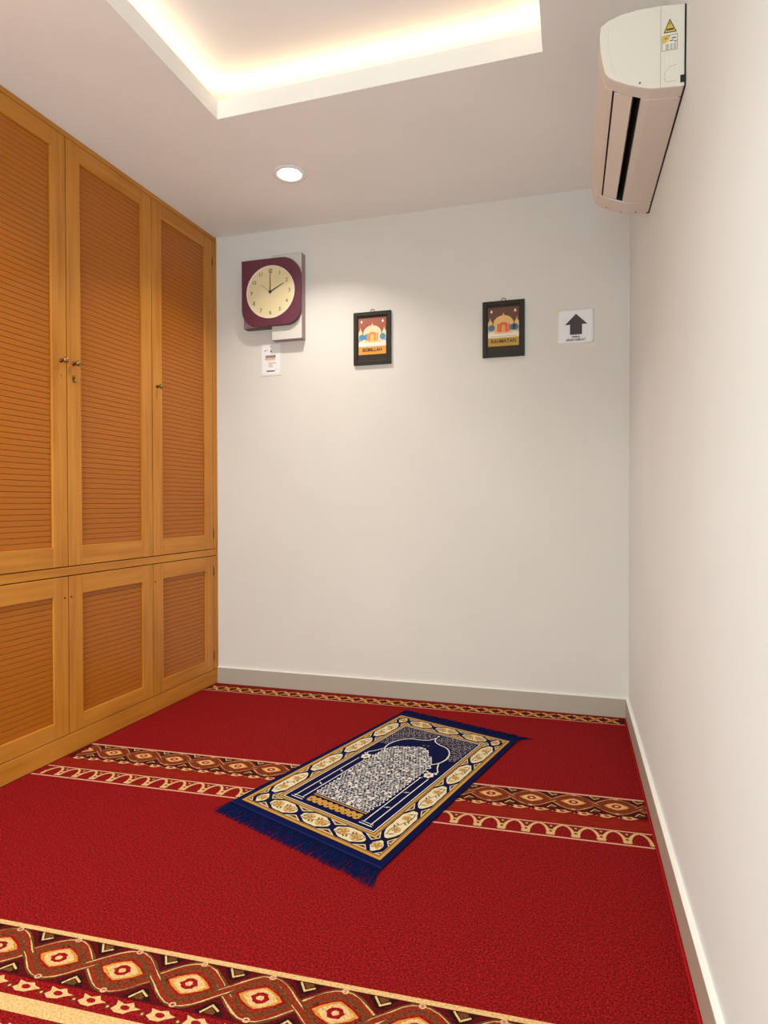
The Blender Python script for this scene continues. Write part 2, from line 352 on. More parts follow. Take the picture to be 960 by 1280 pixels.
# --- medallion strip: interlaced ogee ribbon with stepped diamonds
def medallions(p, sc, hh, pitch, x_first, xa, xb, detail=True):
    """sc = centre line s, hh = half height, medallion centres at x_first + i*pitch"""
    f = lambda x, d: (x, sc+d+0.0588*x)
    c = CP_; n0 = math.floor((xa-x_first)/pitch)-1; n1 = math.ceil((xb-x_first)/pitch)+1
    def in_(pts): return all(xa-0.001 <= q[0] <= xb+0.001 for q in pts)
    def cl(pts): return [(min(max(q[0], xa), xb), q[1]) for q in pts]
    def POLY(pts, m, l):
        q = [f(*r) for r in cl(pts)]
        if max(r[0] for r in q)-min(r[0] for r in q) > 0.0008: p.poly(q, m, l)
    def LINE(pts, w, m, l, closed=False):
        pts = [r for r in pts if xa <= r[0] <= xb]
        if detail and len(pts) > 100: pts = jit(pts[::3]+[pts[-1]], 0.0011)
        if len(pts) > 1: p.line([f(*r) for r in pts], w, m, l, closed and len(pts) > 2)
    # ribbons (two sine waves half a period apart crossing between medallions)
    X = [xa+(xb-xa)*i/400 for i in range(401)]
    for ph, l0 in ((0, 2), (1, 6)):
        cen = [(x, (1 if ph == 0 else -1)*hh*0.80*math.copysign(abs(math.cos(PI*(x-x_first)/pitch))**1.15, math.cos(PI*(x-x_first)/pitch))) for x in X]
        LINE(cen, hh*0.40, c['brown'], l0); LINE(cen, hh*0.27, c['cream'], l0+1); LINE(cen, hh*0.20, c['rust'], l0+2)
    for i in range(n0, n1+1):
        x = x_first+i*pitch; a = pitch*0.43
        # lens-shaped rust field of the medallion
        L1 = jit([(x+a*1.0*t, hh*0.76*(1-abs(t)**1.5)) for t in [k/8-1 for k in range(17)]], 0.0009)
        POLY(L1+[(u, -v) for u, v in L1[::-1][1:-1]], c['brown'], 9)
        L2 = [(x+(u-x)*0.86, v*0.84) for u, v in L1]; POLY(L2+[(u, -v) for u, v in L2[::-1][1:-1]], c['rust'], 10)
        for sg in (1, -1):
            POLY([(x+sg*a*0.55, hh*0.32), (x+sg*a*0.80, 0.0), (x+sg*a*0.55, -hh*0.32), (x+sg*a*0.66, 0)], c['brown'], 11)
        for q_ in range(9 if detail else 0):
            th = random.uniform(0, 2*PI); ux, uz = x+math.cos(th)*a*0.76, math.sin(th)*hh*0.58*(1-0.35*abs(math.cos(th)))
            if abs(uz) < hh*0.70*(1-(abs(ux-x)/a)**1.5): POLY(jit([(ux-0.003, uz), (ux, uz-0.0022), (ux+0.003, uz), (ux, uz+0.0022)], 0.001), c[random.choice(('dkred', 'brown', 'black'))], 11)
        # stepped diamond: gold, cream, crimson, cream
        def dia(w, h, m, l, st=0.35):
            q = [(x-w, 0), (x-w*0.72, h*0.42), (x-w*st, h*0.80), (x, h), (x+w*st, h*0.80), (x+w*0.72, h*0.42), (x+w, 0), (x+w*0.72, -h*0.42), (x+w*st, -h*0.8), (x, -h), (x-w*st, -h*0.8), (x-w*0.72, -h*0.42)]
            POLY(jit(q, 0.0012 if detail else 0), m, l)
        dia(a*0.80, hh*0.54, c['crim'], 12, 0.25); dia(a*0.70, hh*0.46, c['gold'], 13, 0.3); dia(a*0.56, hh*0.39, c['cream'], 14)
        dia(a*0.30, hh*0.23, c['crim'], 15, 0.6); dia(a*0.13, hh*0.10, c['cream'], 16, 0.6)
        # joining knots and triangles between
        for sg in (1, -1):
            xx = x+pitch/2
            tw = pitch*0.20
            tri = [(xx-tw, sg*hh*0.97), (xx+tw, sg*hh*0.97), (xx+tw*0.25, sg*hh*0.50), (xx-tw*0.25, sg*hh*0.50)]
            POLY(tri, c['black'], 1)
            LINE([(xx-tw*0.55, sg*hh*0.96), (xx-tw*0.05, sg*hh*0.62), (xx+tw*0.55, sg*hh*0.80)], hh*0.07, c['cream'], 9)
            POLY([(xx-tw*0.35, sg*hh*0.95), (xx, sg*hh*0.70), (xx+tw*0.4, sg*hh*0.85), (xx+tw*0.35, sg*hh*0.95)], c['brown'], 8)
            p_ = [f(x+math.cos(t)*hh*0.10, sg*hh*0.90+math.sin(t)*hh*0.08) for t in [k*PI/4 for k in range(8)]]
            if xa < x-0.02 and x+0.02 < xb: p.line(p_, hh*0.05, c['pink'], 12, True)
# --- row of little hooked flowers below the medallions
def hooks(p, sc, h, pitch, xa, xb, k=0.0588):
    c = CP_; n = int((xb-xa)/pitch)
    for i in range(n):
        x = xa+pitch*(i+0.5); f = lambda u, d: (x+u, sc+d+k*(x+u))
        w = pitch*0.38
        blob = [(-w, -h*0.5), (-w*0.6, -h), (w*0.1, -h*0.95), (w*0.45, -h*0.4), (w, h*0.15), (w*0.5, h*0.35), (w*0.2, h*0.9), (-w*0.3, h*0.55), (-w, h*0.85), (-w*0.8, 0.1*h)]
        p.poly([f(*q) for q in jit(blob, h*0.08)], c['cream'], 2)
        p.disc(*f(-w*0.12, -h*0.05), w*0.36, c['crim'], 3, h*0.42, 8)
        if i < n-1:
            p.disc(*f(pitch*0.5, -h*0.45), h*0.40, c['brown'], 2, None, 8); p.disc(*f(pitch*0.5, -h*0.4), h*0.2, c['cream'], 3, None, 6)
# --- row of pointed arches
def arches(p, s0, s1, pitch, xa, xb, k=0.0588, l=2, main='cream', phase=0.0):
    c = CP_; n = int(round((xb-xa)/pitch)); pitch = (xb-xa)/n; h = s1-s0
    for i in range(n):
        x = xa+pitch*i
        f = lambda u, v: (x+u*pitch, s0+v*h+k*(x+u*pitch))
        half = smooth_pts([(0.07, 0.02), (0.10, 0.30), (0.18, 0.62), (0.33, 0.86), (0.5, 0.95)], 3)
        p.line([f(*q) for q in half], h*0.17, c[main], l, w1=h*0.10)
        p.line([f(1-q[0], q[1]) for q in half], h*0.17, c[main], l, w1=h*0.10)
        # foot: three-lobed leaf between arches
        p.poly([f(-0.20, 0.12), f(-0.08, 0.02), f(0.0, 0.10), f(0.08, 0.02), f(0.20, 0.12), f(0.13, 0.26), f(0.07, 0.34), f(0.06, 0.50), f(-0.06, 0.50), f(-0.07, 0.34), f(-0.13, 0.26)] if i else
               [f(0.01, 0.06), f(0.08, 0.02), f(0.2, 0.12), f(0.13, 0.26), f(0.07, 0.34), f(0.01, 0.5)], c[main], l+1)
        if i:
            p.disc(*f(0, 0.33), h*0.08, c['brown'], l+2, None, 6)
            # little cross in the spandrel
            for a, d in (((-0.16, 0.95), (0.10, 0.62)), ((0.16, 0.95), (-0.10, 0.62))):
                p.line([f(*a), f(*d)], h*0.045, c['brown'], l+1)
            p.disc(*f(0, 0.78), h*0.06, c['pink'], l+2, None, 6)
# middle band
mb = PAT(0.0002, 0.00007)
for args in ((2.335, 2.345, CP_['pink'], 2), (2.200, 2.335, CP_['dkred'], 0)): strip(mb, *args)
for args in ((2.118, 2.185, CP_['orange'], 0), (2.104, 2.110, CP_['pink'], 2), (2.021, 2.0285, CP_['pink'], 2)): strip(mb, *args)
xa, xb = LX+0.012, XRr(2.3)
medallions(mb, 2.2745, 0.0605, 0.1426, 0.137, xa, xb, True)
hooks(mb, 2.200, 0.0125, 0.0713, xa, xb)
arches(mb, 2.033, 2.106, 0.0782, xa, XRr(2.05))
o = mb.build('border_band', carpet); o['label'] = 'medallion and arch band crossing the middle of the carpet'
nb = PAT(0.0002, 0.00007)
strip(nb, 1.277, 1.2905, CP_['cream'], 2); strip(nb, 1.142, 1.277, CP_['dkred'], 0)
strip(nb, 1.057, 1.095, CP_['cream'], 2); strip(nb, 0.958, 0.966, CP_['pink'], 2)
medallions(nb, 1.2105, 0.066, 0.1672, -1.139, LX+0.012, XRr(1.2))
hooks(nb, 1.122, 0.0155, 0.082, LX+0.012, XRr(1.1))
hooks(nb, 1.026, 0.0100, 0.045, LX+0.012, XRr(1.0))
arches(nb, 0.97, 1.01, 0.0782, LX+0.012, XRr(1.0))
o = nb.build('border_band', carpet); o['label'] = 'broad medallion band nearest the camera with a wide cream stripe'
fb = PAT(0.0002, 0.00007); kf = 0.036
FB0 = 3.1285
strip(fb, FB0, FB0+0.007, CP_['pink'], 2, k=kf); strip(fb, FB0+0.088, FB0+0.096, CP_['rust'], 2, k=kf)
strip(fb, FB0+0.007, FB0+0.088, CP_['dkred'], 0, k=kf)
def chain(p, sc, h, pitch, xa, xb, k):
    c = CP_; n = int((xb-xa)/pitch)
    for i in range(n):
        x = xa+pitch*(i+0.5); f = lambda u, d: (x+u*pitch, sc+d*h+k*(x+u*pitch))
        p.line([f(*q) for q in smooth_pts([(-0.45, -0.8), (-0.15, -0.2), (0.1, 0.55), (0.45, 0.9)], 3)], h*0.36, c['gold'], 2)
        p.line([f(*q) for q in smooth_pts([(-0.45, 0.9), (-0.1, 0.45), (0.15, -0.35), (0.45, -0.8)], 3)], h*0.36, c['cream'], 3)
        p.poly([f(-0.28, 0.05), f(-0.05, -0.5), f(0.28, -0.05), f(0.05, 0.45)], c['gold'], 4)
        p.poly([f(-0.10, 0.02), f(0.02, -0.2), f(0.12, 0.0), f(-0.02, 0.2)], c['rust'], 5)
chain(fb, FB0+0.048, 0.036, 0.0735, LX+0.01, XRr(3.2), kf)
o = fb.build('border_band', carpet); o['label'] = 'narrow chain band of the carpet along the back skirting'
hb = MB()
y0, y1 = REAR+0.02, by(RX)-BT-0.004
hb.tube([(rx(y1)-0.005, y1, -0.0025), (rx((y0+y1)/2)-0.005, (y0+y1)/2, -0.0025), (rx(y0)-0.005, y0, -0.0025)], 0.0040, pile('carpet_hem_red', (178, 22, 26), 0.8, 1.2))
hb.build('hem', carpet)['label'] = 'raised bright red selvage'

# ------------------------------------------------------------------ built-in wardrobe
WA = thing('built_in_wardrobe', 'honey coloured wooden built-in wardrobe with slatted doors along the left wall', 'wardrobe',
           (LX, BL, 0.0), PI/2 + math.atan(-KL)*-1)
# local x: 0 at the back wall, negative towards the camera; y into the wall; z up. Door fronts at y=0
WA.rotation_euler = (0, 0, PI/2 - math.atan2(-KL, 1)*-1*-1)
XE = -(BL-REAR)+0.02
Z = dict(pl=0.086, lt=0.747, rb=0.751, rtp=0.786, ub=0.790, ut=2.574)
b = MB(); b.box(XE, 0, 0.023, 0.56, 0.0015, 0.10, WD); b.box(XE, 0, 0.545, 0.56, 0.1, H-0.002, WD); b.box(XE, 0, 0.023, 0.545, H-0.03, H-0.002, WD)
b.box(XE, 0, 0.023, 0.545, 0.755, 0.775, WD)
bays = [(-0.042, -0.567)]
e = -0.570
while e-0.534 > XE: bays.append((e, e-0.533)); e -= 0.536
for x0, x1 in bays: b.box(x1-0.010, x1+0.007, 0.030, 0.5445, 0.101, H-0.031, WD)
b.box(-0.03, -0.012, 0.0235, 0.5445, 0.101, H-0.031, WD)
b.build('carcass', WA)
MB().box(XE, 0, 0.0, 0.022, 0.0015, Z['pl']-0.003, WH).build('plinth', WA, 0.001)
MB().box(XE, -0.0, 0.0, 0.022, Z['rb'], Z['rtp'], WH).build('middle_rail', WA, 0.0012)
MB().box(XE, 0, 0.0, 0.022, Z['ut']+0.003, H-0.001, WH).build('top_rail', WA, 0.001)
b = MB(); b.box(-0.039, -0.0005, 0.0, 0.022, Z['ub'], Z['ut'], WV); b.box(-0.039, -0.0005, 0.0, 0.022, Z['pl'], Z['lt'], WV)
b.box(-0.013, -0.0005, -0.003, 0.0, 0.0015, H-0.001, WV)
b.build('filler_strip', WA, 0.0008)
if XE < e-0.02: MB().box(XE, e, 0.0, 0.022, Z['pl'], Z['ut'], WV).build('filler_strip', WA, 0.0008)
# slat meshes shared between doors
PITCHZ = 0.0223
def slat_mesh(wd):
    h = PITCHZ-0.0009; s = MB()
    s.extrude([(0.0108, 0.0), (0.0170, 0.0), (0.0170, h), (0.0106, h), (0.0094, h-0.0009), (0.0094, 0.0009)], 'x', -wd/2, wd/2, WS)
    me = bpy.data.meshes.new('slat'); me.from_pydata(s.v, [], s.f); me.materials.append(WS); me.update(); return me
def door(x0, x1, z0, z1, st, tr, br, singles):
    x0 -= 0.0009; x1 += 0.0009
    b = MB(); g = 0.0
    b.box(x0, x0-st, 0, 0.022, z0, z1, WV); b.box(x1, x1+st, 0, 0.022, z0, z1, WV)
    b.box(x0-st-0.0002, x1+st+0.0002, 0.0, 0.0219, z1-tr, z1, WH); b.box(x0-st-0.0002, x1+st+0.0002, 0.0, 0.0219, z0, z0+br, WH)
    d = b.build('door', WA, 0.0012)
    MB().box(x0-st, x1+st, 0.0176, 0.0215, z0+br, z1-tr, WD).build('back_board', d)
    zz = z0+br; n = round((z1-tr-zz)/PITCHZ); pz = (z1-tr-zz)/n; wd = abs(x1-x0)-2*st-0.0006
    if singles:
        me = slat_mesh(wd)
        for i in range(n):
            s = bpy.data.objects.new('slat', me); C.objects.link(s); s.parent = d; s.location = ((x0+x1)/2, 0, zz+pz*i+0.0006); s.scale = (1, 1, pz/PITCHZ)
    else:
        s = MB()
        for i in range(n):
            q = zz+pz*i+0.0006; s.extrude([(0.0105, q), (0.0175, q), (0.0175, q+0.0207), (0.012, q+0.0207), (0.009, q+0.0187), (0.009, q+0.0012)], 'x', x0-st-0.0003, x1+st+0.0003, WS)
        s.build('slats', d)['kind'] = 'stuff'
    return d
def knob(d, x, z):
    k = MB(); k.lathe([(0.0001, 0), (0.0085, 0), (0.0085, 0.002), (0.0055, 0.004), (0.0048, 0.016), (0.006, 0.019), (0.0001, 0.02)], (x, 0, z), (0, -1, 0), BRASSD, 20)
    k.lathe([(0.0001, 0.0155), (0.006, 0.016), (0.0105, 0.0205), (0.0122, 0.026), (0.0108, 0.0315), (0.0065, 0.0352), (0.0001, 0.0362)], (x, 0, z), (0, -1, 0), BRASS, 20)
    k.build('knob', d)['label'] = 'small round antique brass knob'
def escutcheon(d, x, z, key):
    k = MB()
    if key:
        k.extrude([(x+q[0], z+q[1]) for q in arc(0, 0.006, 0.0072, 0, 180, 8)+arc(0, -0.012, 0.005, 180, 360, 8)], 'y', 0.0, -0.0025, BRASS)
        k.lathe([(0.0001, 0.007), (0.0045, 0.0065), (0.005, 0.0)], (x, 0, z+0.006), (0, -1, 0), BRASS, 14)
        k.tube([(x, -0.006, z+0.002), (x+0.001, -0.010, z-0.010), (x, -0.008, z-0.020)], [0.0025, 0.0035, 0.002], BRASS, 8)
        k.build('lock', d)['label'] = 'brass keyhole plate with its swinging cover'
    else:
        k.extrude([(x+q[0], z+q[1]) for q in arc(0, 0.0035, 0.0035, -60, 240, 8)+[(-0.0025, -0.007), (0.0025, -0.007)]], 'y', 0.0, -0.0006, mat('keyhole_wood', (150, 98, 46), 0.5))
        k.build('keyhole', d)
for i, (x0, x1) in enumerate(bays):
    vis = i < 3; st = 0.074
    du = door(x0, x1, Z['ub'], Z['ut'], st, 0.073, 0.084, vis); dl = door(x0, x1, Z['pl'], Z['lt'], st, 0.079, 0.066, vis)
    if i % 2 == 1 or i == 0: kx = x1+0.040          # knob on the stile farther from the back wall
    else: kx = x0-0.024
    if i == 0: kx = x1+0.035
    if i == 1: kx = x1+0.033
    if i == 2: kx = x0-0.030
    kz = 1.642
    knob(du, kx, kz); escutcheon(du, kx, kz-0.062, i == 1)
    if i < 3: 
        MB().lathe([(0.0001, 0.0008), (0.004, 0.0008), (0.004, 0)], ((x0-0.02) if i == 2 else (x1+0.012), 0, 0.66), (0, -1, 0), DARK, 12).build('screw_hole', dl)
    if i == 0:
        for dd, zs in ((du, (0.88, 2.45)), (dl, (0.66, 0.17))):
            for z_ in zs:
                MB().lathe([(0.0001, -0.025), (0.0022, -0.025), (0.0022, 0.025), (0.0001, 0.025)], (x0+0.0012, -0.002, z_), (0, 0, 1), BRASSD, 10).build('hinge', dd)

# ------------------------------------------------------------------ back wall things (local x along wall, y into wall, z up)
RB = math.atan2(BR-BL, RX-LX)
def onwall(u, z): return (LX+u*math.cos(RB), BL+u*math.sin(RB), z)
# wall clock
CK = thing('wall_clock', 'square plum coloured wall clock with round cream dial on a larger cream block', 'clock', onwall(0.384, 2.228), RB)
def rounded(x0, x1, z0, z1, r):
    """r = (bl, br, tr, tl)"""
    P = []
    for (cx, cz, rr, a) in ((x0+r[0], z0+r[0], r[0], 180), (x1-r[1], z0+r[1], r[1], 270), (x1-r[2], z1-r[2], r[2], 0), (x0+r[3], z1-r[3], r[3], 90)):
        P += arc(cx, cz, max(rr, 1e-4), a, a+90, 10) if rr > 0.001 else [(cx, cz)]
    return P
b = MB(); b.extrude(rounded(-0.004, 0.178, -0.262, 0.210, (0, 0, 0, 0)), 'y', 0.0, -0.050, CREAMB, MAUVE); b.build('backing_block', CK, 0.0015)['label'] = 'cream block with mauve edges'
b = MB(); b.extrude(rounded(-0.178, -0.0045, -0.186, 0.187, (0, 0, 0, 0)), 'y', 0.0, -0.050, MAUVE, PLUMD); b.build('back_plate', CK, 0.001)
b = MB(); b.extrude(rounded(-0.178, 0.180, -0.186, 0.187, (0.10, 0.085, 0.115, 0.0)), 'y', -0.0502, -0.075, PLUM, PLUMD); b.build('case', CK, 0.003, seg=3)
b = MB(); b.lathe([(0.0001, 0.0), (0.1465, 0.0), (0.1465, 0.002), (0.143, 0.004), (0.139, 0.0025), (0.1385, 0.0005)], (0, -0.0752, 0), (0, -1, 0), RIM, 64)
b.build('dial_rim', CK)
b = MB(); b.extrude(arc(0, 0, 0.1385, 0, 354, 59), 'y', -0.0753, -0.0765, DIAL); di = b.build('dial', CK)
for h in range(1, 13):
    a = math.radians(90-30*h); text_mesh(str(h), 0.030, INK, 0.0002, 0.0, parent=di, name='numeral', loc=(0.115*math.cos(a), -0.0769, 0.115*math.sin(a)))
def hand(name, ang, ln, tail, w0, w1, off):
    a = math.radians(ang); d = Vector((math.sin(a), math.cos(a))); n = Vector((d.y, -d.x)); P = [-d*tail-n*w0/2, d*ln-n*w1/2, d*ln+n*w1/2, -d*tail+n*w0/2]
    MB().extrude([tuple(q) for q in P], 'y', off, off-0.0008, INK).build(name, CK)
hand('minute_hand', 0.5, 0.125, 0.0, 0.0055, 0.002, -0.0785); hand('hour_hand', 63, 0.092, 0.0, 0.0065, 0.0025, -0.0798); hand('second_hand', 308, 0.072, 0.0, 0.0018, 0.001, -0.0808)
b = MB(); b.lathe([(0.0001, 0.006), (0.007, 0.005), (0.0085, 0.0)], (0, -0.077, 0), (0, -1, 0), INK, 16); b.build('hub', CK)

# framed prints
def sky_motif(p, W, Hh, pal, v):
    """domed arcade between trees, print width W height Hh centred; pal colours"""
    X = lambda a: -W/2+a*W; Y = lambda a: -Hh/2+a*Hh
    p.rect(X(0), Y(0), X(1), Y(1), pal['sky'], 0)
    p.rect(X(0), Y(0.22), X(1), Y(0.42), pal['ground'], 1)
    dome = [(X(0.17), Y(0.36))] + [(X(q[0]), Y(q[1])) for q in arc(0.5, 0.58, 0.33, 180, 0, 12, 0.22)] + [(X(0.83), Y(0.36))]
    p.poly(dome, pal['dome'], 2); p.poly([(X(0.46), Y(0.78)), (X(0.54), Y(0.78)), (X(0.5), Y(0.87))], pal['dome'], 2)
    for s in (0.07, 0.93):
        p.poly([(X(s-0.07), Y(0.36)), (X(s+0.07), Y(0.36)), (X(s+0.07), Y(0.62)), (X(s+0.02), Y(0.68)), (X(s), Y(0.76)), (X(s-0.02), Y(0.68)), (X(s-0.07), Y(0.62))], pal['dome'], 1)
    for s in ((0.12, 0.29, 0.88) if v == 0 else (0.115, 0.80, 0.885)):
        p.disc(X(s), Y(0.48), W*0.11, pal['tree'], 4, Hh*0.085, 12)
    for a, d, m in (((0.36, 0.64, 'door'), (0.36, 0.62), 0), ((0.44, 0.56, 'door2'), (0.36, 0.56), 1)):
        q = [(X(a[0]), Y(d[0])), (X(a[0]), Y(d[1]-0.06))] + [(X(z[0]), Y(z[1])) for z in arc(0.5, d[1]-0.06, (a[1]-a[0])/2, 180, 0, 8, 0.06)] + [(X(a[1]), Y(d[0]))]
        p.poly(q, pal[a[2]], 5+m)
    for s in (0.30, 0.66): p.rect(X(s), Y(0.37), X(s+0.05), Y(0.58), pal['door'], 5)
    p.rect(X(0.2), Y(0.33), X(0.8), Y(0.35), pal['door2'], 5)
    for s in (0.11, 0.88): p.poly([(X(s-0.04), Y(0.9)), (X(s), Y(0.86)), (X(s+0.04), Y(0.9)), (X(s), Y(0.955))], pal['star'], 3)
    p.rect(X(0), Y(0), X(1), Y(0.22), pal['plate'], 6)
def framed(u, z, label, pal, words, v):
    F = thing('framed_print', label, 'picture', onwall(u, z), RB, 'framed prints on the back wall')
    W2, H2 = 0.1055, 0.1425; fwd = 0.022
    b = MB()
    for (x0, x1, z0, z1) in ((-W2, -W2+fwd, -H2, H2), (W2-fwd, W2, -H2, H2), (-W2+fwd, W2-fwd, H2-fwd, H2), (-W2+fwd, W2-fwd, -H2, -H2+fwd)):
        b.box(x0, x1, -0.016, -0.001, z0, z1, FRAME)
    b.build('frame', F, 0.0018, seg=2)
    b = MB(); i = 0.006
    b.box(-W2+fwd-0.001, W2-fwd+0.001, -0.009, -0.002, -H2+fwd-0.001, H2-fwd+0.001, FRAME2); b.build('mount', F)
    PW, PH = (W2-fwd)*2-0.012, 0.196; cz = 0.011
    p = PAT(-0.0093, 0.00012, 'w'); sky_motif(p, PW, PH, pal, v); pr = p.build('print', F); pr.location = (0, 0, cz)
    text_mesh(words, 0.026 if v == 0 else 0.027, INK, 0.0001, 0.0006, parent=pr, name='lettering', loc=(0, -0.0106, -PH/2+0.024), sx=0.92 if v == 0 else 0.86)
    if v == 1: 
        s = PAT(-0.0104, 0.0001, 'w'); s.line([(-0.066, -0.048), (0.066, -0.048)], 0.002, mat('pt_gold', (190, 140, 40), 0.6), 1); s.build('print_rule', pr)
    b = MB(); b.tube([(-0.010, -0.004, H2-0.002)]+[(0.011*math.cos(math.radians(a)), -0.004, H2+0.004+0.012*math.sin(math.radians(a))) for a in range(170, 9, -20)]+[(0.010, -0.004, H2-0.002)], 0.0016, BRASSD, 8)
    b.build('hanger', F)['label'] = 'metal hanging loop'
    return F
pm = lambda n, c: mat('print_'+n, c, 0.45)
palA = dict(sky=pm('red', (168, 84, 66)), ground=pm('white', (236, 224, 214)), dome=pm('cream', (236, 212, 170)), tree=pm('blue', (74, 142, 178)), door=pm('orange', (222, 138, 76)), door2=pm('yellow', (236, 196, 96)), star=pm('star', (246, 236, 214)), plate=pm('amber', (226, 150, 52)))
palB = dict(sky=pm('brown', (98, 50, 26)), ground=pm('ivory', (236, 222, 200)), dome=pm('tan', (226, 176, 104)), tree=pm('slate', (70, 108, 130)), door=pm('vermilion', (214, 88, 48)), door2=pm('peach', (226, 152, 84)), star=pm('star2', (240, 214, 170)), plate=pm('ochre', (190, 142, 34)))
framed(0.9555, 1.946, 'dark framed print with reddish sky and bright orange name plate, left of the two', palA, 'BISMILLAH', 0)
framed(1.6555, 1.942, 'dark framed print with brown sky and ochre name plate, beside the arrow sign', palB, 'RAHMATAN', 1)

# arrow sign
TAPE = mat('yellowed_tape', (224, 208, 168), 0.35); TAPEW = mat('clear_tape', (226, 220, 210), 0.25)
AS = thing('arrow_sign', 'square white paper sign with a dark arrow pointing up, taped at corners', 'sign', onwall(2.0075, 1.930), RB)
b = MB(); n = 12; W2 = 0.086
vs = []; fs = []
for j in range(n+1):
    for i in range(n+1):
        x = -W2+2*W2*i/n; z = -0.085+0.17*j/n; lift = 0.0012+0.004*max(0, (i/n-0.55))**2*4*(1-abs(j/n-0.5))+0.010*max(0, i/n-0.75)*max(0, 0.3-j/n)*8
        vs.append((x, -lift, z))
for j in range(n):
    for i in range(n): k = j*(n+1)+i; fs.append((k, k+1, k+n+2, k+n+1))
b.add(vs, fs, PAPER, True); sh = b.build('sheet', AS); md = sh.modifiers.new('thick', 'SOLIDIFY'); md.thickness = 0.0006
p = PAT(-0.0042, 0.0001, 'w')
p.poly([(0.002, 0.060), (0.056, 0.008), (0.031, 0.008), (0.031, -0.042), (-0.026, -0.042), (-0.026, 0.008), (-0.050, 0.008)], ARROW, 1)
p.build('arrow', AS)['label'] = 'dark brown upward arrow'
text_mesh('(kiblat)', 0.012, ARROW, 0.0001, 0.0003, parent=AS, loc=(0.002, -0.0042, -0.0525), sx=1.1)
text_mesh('ARAH KIBLAT', 0.0165, ARROW, 0.0001, 0.0002, parent=AS, loc=(0.002, -0.0042, -0.068), sx=0.92)
for (x, z, r, m) in ((-0.083, 0.079, 40, TAPE), (0.086, 0.084, 10, TAPEW), (-0.088, -0.093, -25, TAPE), (0.090, -0.094, 20, TAPEW)):
    c_, s_ = math.cos(math.radians(r)), math.sin(math.radians(r)); q = [(x+c_*u-s_*v, z+s_*u+c_*v) for u, v in ((-0.011, -0.006), (0.011, -0.006), (0.011, 0.006), (-0.011, 0.006))]
    MB().extrude(q, 'y', -0.0001 if z < -0.09 else -0.0024, -0.0005 if z < -0.09 else -0.0028, m).build('tape', AS)

# small notice under the clock
NT = thing('notice', 'small white paper notice with purple and orange print under the clock', 'notice', onwall(0.3495, 1.872), RB)
b = MB(); b.box(-0.0635, 0.0635, -0.0018, -0.0006, -0.093, 0.086, mat('clear_sleeve', (226, 220, 216), 0.2)); b.build('sleeve', NT)
b = MB(); b.box(-0.055, 0.056, -0.0024, -0.0018, -0.083, 0.086, PAPER); b.build('sheet', NT)
p = PAT(-0.0024, 0.00012, 'w'); q = lambda n, c: mat('notice_'+n, c, 0.6)
p.rect(-0.033, 0.008, 0.030, 0.024, q('purple', (150, 118, 134)), 1); p.rect(-0.036, -0.002, 0.026, 0.006, q('orange', (224, 164, 122)), 1)
p.rect(-0.028, -0.010, 0.026, -0.004, q('peach', (238, 206, 172)), 1); p.rect(-0.016, -0.023, 0.030, -0.019, q('mauve', (168, 136, 132)), 1)
p.rect(-0.013, -0.033, 0.010, -0.029, q('mauve', (0, 0, 0)), 1); p.rect(-0.013, -0.043, 0.012, -0.039, q('mauve', (0, 0, 0)), 1)
p.rect(-0.026, -0.070, 0.025, -0.062, q('grey', (110, 98, 100)), 1); p.rect(0.030, -0.059, 0.042, -0.055, q('pale', (196, 190, 196)), 1)
for x, z, r in ((-0.002, 0.074, 0.0035), (-0.035, 0.050, 0.004), (-0.024, 0.053, 0.003), (0.001, 0.046, 0.005)): p.disc(x, z, r, q('dot', (84, 82, 66)), 1, None, 8)
p.build('printing', NT)['label'] = 'purple, orange and grey printed blocks'

# ------------------------------------------------------------------ downlights
for i, (x, y) in enumerate(DOWN):
    lab = ('round white recessed downlight in the ceiling near the back wall and wardrobe', 'round white recessed downlight added between the tray and the wardrobe, outside the view', 'round white recessed downlight added unseen behind the camera on the wardrobe side', 'round white recessed downlight added unseen behind the camera beside the right wall')[i]
    D_ = thing('downlight', lab, 'ceiling light', (x, y, H), 0, 'recessed downlights')
    MB().lathe([(0.056, 0.0005), (0.056, 0.003), (0.066, 0.005), (0.078, 0.003), (0.080, 0.0), (0.056, 0.0)], (0, 0, 0), (0, 0, -1), mat('lamp_trim', (240, 238, 234), 0.4), 48).build('trim_ring', D_)
    MB().lathe([(0.0001, 0.0025), (0.0562, 0.002), (0.0562, 0.0)], (0, 0, 0), (0, 0, -1), mat('lamp_lens', (255, 255, 255), 0.4, emit=7.0, ecol=(255, 250, 240)), 48).build('lens', D_)

# ------------------------------------------------------------------ air conditioner on right wall
UA, UB = 0.77, 1.54
AC = thing('air_conditioner', 'off-white split air conditioner high on the right wall', 'air conditioner', (RX+KR*UB+RW, BR-UB, 2.08), -PI/2+math.atan(KR))
AC.rotation_euler = (0, math.radians(1.6), -PI/2+math.atan(KR))
